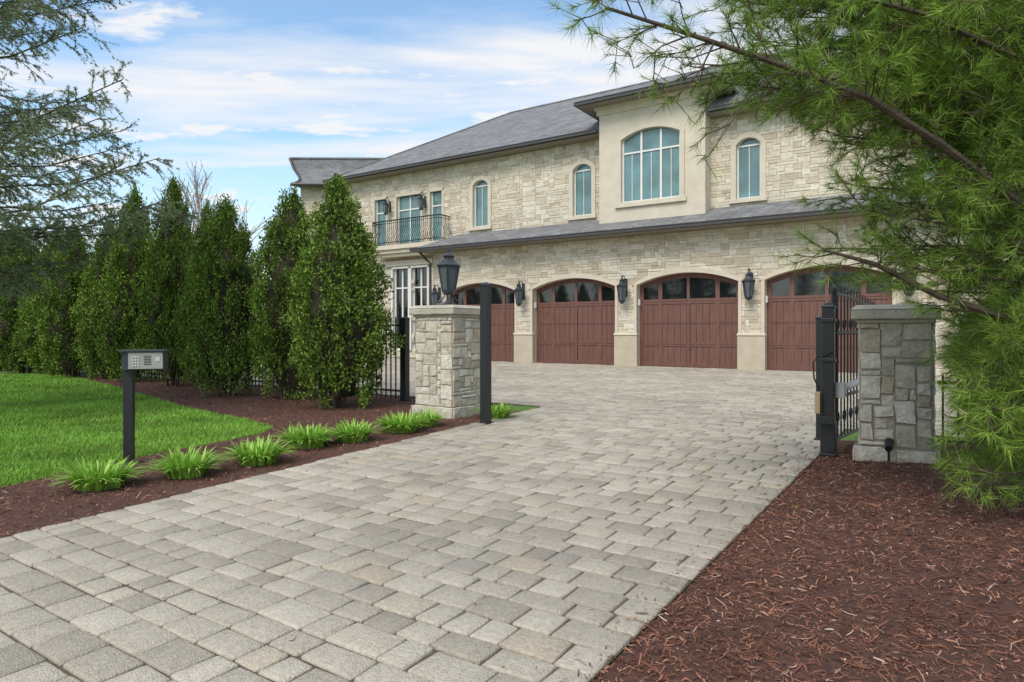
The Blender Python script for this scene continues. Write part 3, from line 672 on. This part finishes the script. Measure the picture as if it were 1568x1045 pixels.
ARB=island_mat('arborvitae_leaf',[(0,(.06,.105,.018)),(.45,(.13,.21,.032)),(.85,(.205,.30,.05)),(1,(.29,.33,.09))],rough=.75,noise_amt=.38,nscale=2.5,spec=.12)
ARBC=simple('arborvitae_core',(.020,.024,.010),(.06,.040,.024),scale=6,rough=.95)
BARK=simple('bark',(.14,.105,.075),(.07,.052,.038),scale=12,rough=.95,bump=.8); M['bark']=BARK
def arb_mesh(seed,H=4.0,R=.75,ex=1.9):
    r=np.random.default_rng(seed); ncl=950
    def prof(t):
        lo=.66+.34*np.sin(np.pi*np.minimum(t/.35,1)/2); hi=1-np.clip((t-.35)/.65,0,1)**ex
        return R*lo*np.where(t>.35,hi*.97+.03,1)
    t=r.random(ncl*3); t=t[r.random(ncl*3)<(prof(t)/R+.12)][:ncl]; ph=r.uniform(0,2*np.pi,len(t))
    lob=np.array([noise.noise(Vector((math.cos(a)*1.8,math.sin(a)*1.8,b*7+seed*7)))+.5*noise.noise(Vector((math.cos(a)*4,math.sin(a)*4,b*14+seed*3))) for a,b in zip(ph,t)])
    rad=prof(t)*(.92+.42*lob)+r.normal(0,.03,len(t))
    inner=r.random(len(t))<.25; rad=np.where(inner,rad*.8,rad)
    C=np.stack([rad*np.cos(ph),rad*np.sin(ph),.12+t*(H-.2)],1)
    keep=(t>.10)|(r.random(len(t))<.45); C=C[keep]; ph=ph[keep]
    k=36; n=len(ph)*k
    Cc=np.repeat(C,k,0); out=np.repeat(np.stack([np.cos(ph),np.sin(ph),np.zeros(len(ph))],1),k,0)
    sz=np.repeat(r.uniform(.6,1.2,len(ph)),k)
    off=np.clip(r.normal(size=(n,3)),-1.9,1.9)*np.array([.045,.045,.085])*sz[:,None]
    P=Cc+off
    d=unit(out*r.uniform(.1,.9,(n,1))+np.array([0,0,1])*r.uniform(.3,1.2,(n,1))+r.normal(0,.45,(n,3)))
    q=unit(np.cross(d,r.normal(size=(n,3))))
    l=r.uniform(.035,.07,(n,1)); w=r.uniform(.008,.02,(n,1))
    V=np.stack([P-d*l*.5,P+q*w,P+d*l*.6,P-q*w],1).reshape(-1,3)
    F=np.arange(4*n).reshape(-1,4); mi=np.zeros(n,int)
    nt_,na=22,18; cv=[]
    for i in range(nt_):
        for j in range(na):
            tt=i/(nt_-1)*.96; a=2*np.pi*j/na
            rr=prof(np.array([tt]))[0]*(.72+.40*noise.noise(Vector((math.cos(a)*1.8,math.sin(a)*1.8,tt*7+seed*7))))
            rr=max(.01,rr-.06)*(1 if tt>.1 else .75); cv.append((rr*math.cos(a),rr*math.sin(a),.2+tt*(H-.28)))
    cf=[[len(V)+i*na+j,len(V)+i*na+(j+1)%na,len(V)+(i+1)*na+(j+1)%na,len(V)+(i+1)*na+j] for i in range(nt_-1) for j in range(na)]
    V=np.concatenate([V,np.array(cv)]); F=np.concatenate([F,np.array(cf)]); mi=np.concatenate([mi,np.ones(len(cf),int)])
    mb=MB()
    for j in range(9):
        a=r.uniform(0,6.28); rr=r.uniform(0.02,.18); mb.tube([(rr*math.cos(a),rr*math.sin(a),-.05),(rr*2*math.cos(a),rr*2*math.sin(a),.7),(rr*2.2*math.cos(a),rr*2.2*math.sin(a),1.6)],.028,'bark',6,r2=.015)
    q4=[f for f in mb.f if len(f)==4]
    F=np.concatenate([F,np.array(q4)+len(V)]); V=np.concatenate([V,np.array(mb.v)]); mi=np.concatenate([mi,np.full(len(q4),2)])
    o=npmesh('arborvitae_tree',V,F,[ARB,ARBC,BARK],mi); me=o.data; bpy.data.objects.remove(o); return me
AM=[arb_mesh(1,ex=1.8),arb_mesh(2,ex=2.2),arb_mesh(3,ex=1.5)]
def arb(s,d,H,R,k,rz):
    o=bpy.data.objects.new('arborvitae_tree',AM[k]); scene.collection.objects.link(o)
    x,y=W(s,d); o.location=(x,y,0); o.rotation_euler=(0,0,rz); o.scale=(R/.75,R/.75,H/4.0)
for i,(s,d,H,R,k) in enumerate([(-7.9,7.0,3.62,.75,0),(-9.6,7.45,3.74,.66,1),(-10.95,7.05,3.66,.64,1),(-12.6,7.7,3.85,.52,2),(-13.9,7.7,4.5,.62,0),(-15.9,7.9,4.6,.74,2),(-17.3,8.0,3.9,.72,0),(-18.8,7.8,4.0,.82,2),(-20.3,8.0,3.9,.8,2),(-21.9,7.8,4.15,.9,0),(-23.6,8.0,4.1,.9,1),(-25.3,7.9,4.2,1.0,2),(-27.2,8.0,4.1,1.0,0),(-29.2,8.0,4.2,1.05,1),(-31.5,8,4.2,1.1,2),(-34,8,4.2,1.15,0)]):
    arb(s,d,H,R,k,i*1.9)

class Tree:
    def __init__(s): s.o=[];s.d=[];s.l=[];s.w=[];s.tb=[]
    def needles(s,O,D,l,w): s.o.append(O);s.d.append(D);s.l.append(l);s.w.append(w)
    def build(s,name,matn,bark):
        e=empty(name,rot=False)
        O=np.concatenate(s.o);D=np.concatenate(s.d);l=np.concatenate(s.l)[:,None];w=np.concatenate(s.w)[:,None]
        q=unit(np.cross(D,rng.normal(size=D.shape)))
        V=np.stack([O-q*w,O+q*w,O+D*l],1).reshape(-1,3)
        npmesh('foliage',V,np.arange(len(V)).reshape(-1,3),[matn],parent=e)
        mb=MB(); M['_b']=bark
        for pts,r,r2,n in s.tb: mb.tube(pts,r,'_b',n,r2=r2)
        mb.obj('trunk_and_limbs',e)
        return e
def tuft(T,p,a,n,ln,w,back=.05,th=(12,72)):
    p=np.array(p);a=unit(np.array(a,dtype=float))
    r=rng.normal(size=(n,3)); r-= (r@a)[:,None]*a; r=unit(r)
    t=np.radians(rng.uniform(th[0],th[1],n))[:,None]
    D=unit(a*np.cos(t)+r*np.sin(t)+np.array([0,0,-.06]))
    O=p-a*rng.uniform(0,back,(n,1))
    T.needles(O,D,rng.uniform(.75,1.1,n)*ln,np.full(n,w))
def along(pts,t):
    P=[np.array(p,dtype=float) for p in pts]; sl_=[np.linalg.norm(b-a) for a,b in zip(P,P[1:])]; tot=sum(sl_); x=t*tot
    for i,l in enumerate(sl_):
        if x<=l or i==len(sl_)-1: return P[i]+(P[i+1]-P[i])*min(1,x/l), (P[i+1]-P[i])/l, tot
        x-=l
PINE=island_mat('pine_needle',[(0,(.09,.17,.022)),(.5,(.19,.32,.04)),(.9,(.31,.45,.07)),(1,(.45,.40,.14))],rough=.5,trans=.15,noise_amt=.38,nscale=2.2,spec=.25)
pine=Tree()
def pine_limb(pts,r,dens=1.0,t0=.12,tl=1.0,nn=28,ln=.105,w=.0016):
    pine.tb.append((pts,r,r*.25,7)); tot=along(pts,0)[2]; n=max(3,int(tot*(1-t0)/.055*dens))
    for i in range(n):
        t=t0+(1-t0)*(i+random.random())/n; p,tg,_=along(pts,t)
        rv=np.array([random.gauss(0,1) for _ in range(3)]); rv-=rv@tg*tg; rv/=np.linalg.norm(rv); rv[2]*=.6
        d=tg*.65+rv*.8+np.array([0,0,.08]); d/=np.linalg.norm(d)
        l=random.uniform(.18,.5)*tl*(1.1-.5*t)
        p1=p+d*l*.5+np.array([0,0,-.01]); p2=p+d*l+np.array([0,0,.03*random.gauss(0,1)])
        pine.tb.append(([tuple(p),tuple(p1),tuple(p2)],.0045,.002,4))
        tuft(pine,p2,p2-p1,nn,ln,w,.07)
        for j in range(random.choice((2,3,3,4))):
            tt=random.uniform(.35,.95); b0=p+(p2-p)*tt
            dv=d*.7+np.array([random.gauss(0,.55),random.gauss(0,.55),random.gauss(0,.4)]); dv/=np.linalg.norm(dv)
            e_=b0+dv*random.uniform(.07,.17)
            pine.tb.append(([tuple(b0),tuple(e_)],.0028,.0015,3)); tuft(pine,e_,dv,nn,ln,w,.06)
    p,tg,_=along(pts,1); tuft(pine,p,tg,nn,ln,w,.1)
TX,TY=4.75,4.1
pine.tb.append(([(TX,TY,-.1),(TX+.03,TY,2),(TX-.05,TY+.05,5),(TX,TY,9.5)],.17,.03,12))
limbs=[
 [(TX,TY,1.75),(2.85,3.65,1.90),(2.30,3.5,2.20),(1.86,3.4,2.41),(1.37,3.3,2.54),(.85,3.2,2.66),(.45,3.15,2.76)],
 [(TX,TY,2.4),(2.9,3.6,2.65),(2.2,3.5,2.9),(1.5,3.4,3.02),(.95,3.3,3.05),(.55,3.3,2.98)],
 [(TX,TY,1.2),(2.95,3.8,1.25),(2.45,3.75,1.40),(2.05,3.7,1.58),(1.76,3.7,1.66)],
 [(TX,TY,2.6),(3.1,3.4,2.8),(2.5,3.1,2.9),(1.9,3.0,2.85),(1.35,3.0,2.82)],
 [(TX,TY,2.3),(2.9,3.9,2.5),(2.2,3.8,2.62),(1.6,3.7,2.66),(1.15,3.6,2.62)],
]
for i,l in enumerate(limbs):
    pine_limb(l,.03 if i in(0,2) else .02,dens=.9 if i!=2 else .6,t0=.3)
def free_limb(X,Y,z,dens=.9,nn=24,ln=.105,drop=0.0):
    z0=max(.35,z-random.uniform(.05,.5)+drop)
    mx_=(TX*.4+X*.6+random.uniform(-.1,.1),TY*.4+Y*.6,z0+(z-z0)*.5+.03)
    t0=min(.75,max(.1,(TX-.92*Y)/(TX-X)))
    pine_limb([(TX,TY,z0),mx_,(X,Y,z)],.013,dens=dens,t0=t0,tl=.85,nn=nn,ln=ln)
# crown limbs on the drive side of the trunk: higher ones reach further
cnt=0
while cnt<138:
    Y=random.uniform(3.5,4.9); z=random.uniform(1.25,4.1); X=random.uniform(1.1,3.4)
    v=(z-1.2)/Y; k=X/Y
    km=.30 if v>.34 else (.44 if v>.20 else (.52 if v>.08 else .66))
    if k<km+.01 or k>.745: continue
    cnt+=1; free_limb(X,Y,z)
# a few slender boughs that reach out above the pier and gate
for i in range(6):
    Y=random.uniform(3.7,4.6); free_limb(Y*random.uniform(.47,.60),Y,1.2+Y*random.uniform(.06,.16),dens=.5,nn=20,drop=.25)
# skirt: low drooping boughs around the foot of the crown
for i in range(64):
    Y=random.uniform(3.6,5.3); u=random.random(); z=.30+1.0*u; X=Y*random.uniform(.695 if Y>4.2 else .71,.785)
    free_limb(X,Y,z,dens=1.1,nn=26,ln=.12,drop=.35)
for st,en in [((1.0,3.22,2.63),(.78,3.2,2.32)),((1.35,3.3,2.52),(1.02,3.3,2.12)),((1.2,3.3,2.56),(.72,3.3,2.42)),((.9,3.2,2.66),(.62,3.2,2.50))]:
    m_=tuple((a+b_)/2+random.uniform(-.04,.04) for a,b_ in zip(st,en)); pine_limb([st,m_,en],.006,dens=.6,t0=.2,tl=.4,nn=12,ln=.06)
for i in range(46):
    z=random.uniform(.7,8.6); a=random.uniform(-1.9,1.75); ll=1.9*(1-z/11)
    if z>3.6: a=random.uniform(0,6.28); ll=2.6*(1-z/10.5)
    e_=(TX+ll*math.cos(a),TY+ll*math.sin(a),z+.25); mm_=(TX+ll*.5*math.cos(a),TY+ll*.5*math.sin(a),z+.08)
    pine_limb([(TX,TY,z),mm_,e_],.02,dens=.5,t0=.3,nn=16,ln=.12,w=.0025)
pine.build('white_pine_tree',PINE,BARK)

SPR=island_mat('spruce_needle',[(0,(.13,.16,.085)),(.5,(.24,.28,.155)),(1,(.37,.40,.25))],rough=.6,noise_amt=.3,nscale=1.5,spec=.2,trans=.18)
spr=Tree(); SX,SY=-9.9,9.0
spr.tb.append(([(SX,SY,-.1),(SX,SY,6),(SX,SY,13)],.24,.03,12))
def twigneedles(p0,p1,n,ln,w):
    p0=np.array(p0);p1=np.array(p1);a=unit(p1-p0)
    r=rng.normal(size=(n,3)); r-=(r@a)[:,None]*a; r=unit(r)
    spr.needles(p0+(p1-p0)*rng.random((n,1)),unit(a*.7+r*.8),rng.uniform(.6,1.1,n)*ln,np.full(n,w))
for z in np.arange(1.9,12.5,.31):
    for j in range(5):
        a=random.uniform(0,6.283) if j>2 else random.uniform(-.9,.7)
        front=math.cos(a)>.3 and z<7.8
        ll=5.9*(1-(z/13)**1.6)*random.uniform(.66,1.0)
        if 4.1<z<4.9: ll*=.72
        if z<2.6: ll*=.62
        dx,dy=math.cos(a),math.sin(a)
        pts=[(SX,SY,z),(SX+dx*ll*.4,SY+dy*ll*.4,z-.05*ll),(SX+dx*ll*.75,SY+dy*ll*.75,z-.02*ll),(SX+dx*ll,SY+dy*ll,z+.07*ll)]
        spr.tb.append((pts,.024,.006,5)); n=int(ll/(.085 if front else .2))
        for i in range(n):
            t=.22+.78*(i+random.random())/n; p,tg,_=along(pts,t)
            sd=random.choice((-1,1)); side=np.array([-tg[1],tg[0],0])*sd
            d=tg*.6+side*random.uniform(.2,.9)+np.array([0,0,random.uniform(-.8,.35)]); d/=np.linalg.norm(d)
            l=random.uniform(.25,.65)*(1.15-.6*t)
            p1=p+d*l
            if front: spr.tb.append(([tuple(p),tuple(p1)],.004,.002,3))
            twigneedles(p,p1,56 if front else 22,.05 if front else .1,.006 if front else .014)
            if front:
                for _ in range(3):
                    b0=p+(p1-p)*random.uniform(.3,.95); dv=d*.6+np.array([random.gauss(0,.5),random.gauss(0,.5),-.35+random.gauss(0,.35)]); dv/=np.linalg.norm(dv)
                    twigneedles(b0,b0+dv*random.uniform(.1,.26),26,.045,.006)
spr.build('spruce_tree',SPR,BARK)

BUD=island_mat('bud',[(0,(.28,.26,.13)),(1,(.45,.42,.24))])
TW=simple('pale_bark',(.36,.31,.26),(.27,.22,.18),rough=.9)
bt=Tree()
def rec(p,d,l,r,k):
    p=np.array(p); q=p+d*l; bt.tb.append(([tuple(p),tuple(p+d*l*.5+np.array([random.gauss(0,.02)*l for _ in range(3)])),tuple(q)],r,r*.65,5 if k<2 else 3))
    if k>=3:
        n=10; D=unit(rng.normal(size=(n,3))+d); bt.needles(p+(q-p)*rng.random((n,1)),D,rng.uniform(.03,.07,n),np.full(n,.012))
    if k==5: return
    for _ in range(3 if k<4 else 2):
        nd=d+np.array([random.gauss(0,.33),random.gauss(0,.33),random.gauss(.12,.15)]); nd/=np.linalg.norm(nd)
        rec(q-d*l*random.uniform(0,.3),nd,l*random.uniform(.62,.85),r*.62,k+1)
rec((-10.3,22.5,0),np.array([0,0,1.]),2.35,.11,0)
bt.build('budding_tree',BUD,TW)

V=[];FR=island_mat('distant_foliage',[(0,(.07,.095,.04)),(.6,(.13,.155,.07)),(1,(.20,.215,.11))],rough=.8,noise_amt=.35,nscale=.25,spec=.1)
spots=[]
for i in range(34): spots.append((-14-i*2.0+random.uniform(-1,1),38+random.uniform(-3,6)-i*.2,random.uniform(6.6,8.6)))
for i in range(46):  # unseen tree belt behind the camera, added for its reflection in the window glass
    a=math.pi+ math.pi*i/45; spots.append((42*math.cos(a)+random.uniform(-3,3),34*math.sin(a)-3+random.uniform(-3,3),random.uniform(8,13)))
for i in range(14): spots.append((25+i*3,5+i*2.5,random.uniform(9,13)))
for (x,y,h) in spots:
    for j in range(11):
        z=h*(.18+.72*j/11)+random.uniform(-.3,.3); sp_=h*.24*(1.1-(j/11)**2*.8); a=random.uniform(0,6.28); r_=random.uniform(0,1)*sp_*.8
        c=np.array([x+r_*math.cos(a),y+r_*math.sin(a),z]); n=110
        g=unit(rng.normal(size=(n,3)))*rng.random((n,1))**.45*1.35
        P=c+g*np.array([.9,.9,.7])*(h/10)
        q1=rng.normal(size=(n,3))*.14; q2=rng.normal(size=(n,3))*.14
        V.append(np.stack([P,P+q1,P+q2],1).reshape(-1,3))
V=np.concatenate(V); npmesh('distant_trees',V,np.arange(len(V)).reshape(-1,3),[FR])

# ------------------------------------------------------------------ light, sky
w=bpy.data.worlds.new("World"); scene.world=w; w.use_nodes=True; nt=w.node_tree
bg=nt.nodes['Background']; sk=N(nt,'ShaderNodeTexSky'); sk.sky_type='NISHITA'; sk.sun_disc=False
EL,AZ=math.radians(50),math.radians(214)
sk.sun_elevation=EL; sk.sun_rotation=AZ; sk.air_density=1.0; sk.dust_density=1.0; sk.ozone_density=1.5
tint=N(nt,'ShaderNodeVectorMath',operation='MULTIPLY'); tint.inputs[1].default_value=(1.45,1.72,1.72); nt.links.new(sk.outputs[0],tint.inputs[0])
tc=N(nt,'ShaderNodeTexCoord'); sp=N(nt,'ShaderNodeSeparateXYZ'); nt.links.new(tc.outputs['Generated'],sp.inputs[0])
zz=N(nt,'ShaderNodeMath',operation='MAXIMUM'); zz.inputs[1].default_value=0.0; nt.links.new(sp.outputs['Z'],zz.inputs[0])
za=N(nt,'ShaderNodeMath',operation='ADD'); za.inputs[1].default_value=.12; nt.links.new(zz.outputs[0],za.inputs[0])
dx=N(nt,'ShaderNodeMath',operation='DIVIDE'); nt.links.new(sp.outputs['X'],dx.inputs[0]); nt.links.new(za.outputs[0],dx.inputs[1])
dy=N(nt,'ShaderNodeMath',operation='DIVIDE'); nt.links.new(sp.outputs['Y'],dy.inputs[0]); nt.links.new(za.outputs[0],dy.inputs[1])
cb=N(nt,'ShaderNodeCombineXYZ'); nt.links.new(dx.outputs[0],cb.inputs[0]); nt.links.new(dy.outputs[0],cb.inputs[1])
def cloud(scale,rot,loc,ns,lo,hi,mn,mxv,dist=.4,rg=.55):
    mp=N(nt,'ShaderNodeMapping'); mp.inputs['Scale'].default_value=scale; mp.inputs['Rotation'].default_value=(0,0,math.radians(rot)); mp.inputs['Location'].default_value=loc
    nt.links.new(cb.outputs[0],mp.inputs[0])
    nz=N(nt,'ShaderNodeTexNoise'); nz.inputs['Scale'].default_value=ns; nz.inputs['Detail'].default_value=6; nz.inputs['Roughness'].default_value=rg; nz.inputs['Distortion'].default_value=dist
    nt.links.new(mp.outputs[0],nz.inputs['Vector'])
    cr=ramp(nt,[(lo,(mn,)*3),(hi,(mxv,)*3)]); nt.links.new(nz.outputs['Fac'],cr.inputs['Fac']); return cr.outputs['Color']
c1=cloud((.6,1.6,1),10,(3.1,1.7,0),1.0,.45,.60,.06,.95)
c2=cloud((1.0,1.7,1),6,(7.3,4.2,0),2.1,.51,.62,0,.92,rg=.62)
hz=N(nt,'ShaderNodeMapRange'); hz.inputs['From Min'].default_value=.02; hz.inputs['From Max'].default_value=.32; hz.inputs['To Min'].default_value=.65; hz.inputs['To Max'].default_value=0; nt.links.new(sp.outputs['Z'],hz.inputs['Value'])
m1=N(nt,'ShaderNodeMath',operation='MAXIMUM'); nt.links.new(c1,m1.inputs[0]); nt.links.new(c2,m1.inputs[1])
mxx=N(nt,'ShaderNodeMath',operation='MAXIMUM'); nt.links.new(m1.outputs[0],mxx.inputs[0]); nt.links.new(hz.outputs[0],mxx.inputs[1])
mm=N(nt,'ShaderNodeMix'); mm.data_type='RGBA'; nt.links.new(mxx.outputs[0],mm.inputs['Factor']); nt.links.new(tint.outputs[0],mm.inputs['A']); mm.inputs['B'].default_value=(6.25,6.25,6.35,1)
nt.links.new(mm.outputs['Result'],bg.inputs['Color']); bg.inputs['Strength'].default_value=.15
sun=bpy.data.lights.new('sun','SUN'); sun.energy=2.7; sun.angle=math.radians(30); sun.color=(1,.925,.83)
so=bpy.data.objects.new('sun',sun); scene.collection.objects.link(so)
dirv=Vector((math.sin(AZ)*math.cos(EL),math.cos(AZ)*math.cos(EL),math.sin(EL)))
so.rotation_euler=dirv.to_track_quat('Z','Y').to_euler()
scene.view_settings.view_transform='Standard'; scene.view_settings.look='None'; scene.view_settings.exposure=0
cam=bpy.data.cameras.new('camera'); co=bpy.data.objects.new('camera',cam); scene.collection.objects.link(co)
co.location=(0,0,1.2); co.rotation_euler=(math.radians(90),0,0); cam.sensor_width=36; cam.lens=22.96; cam.shift_y=-.0099; cam.clip_end=2500; cam.clip_start=.05
scene.camera=co
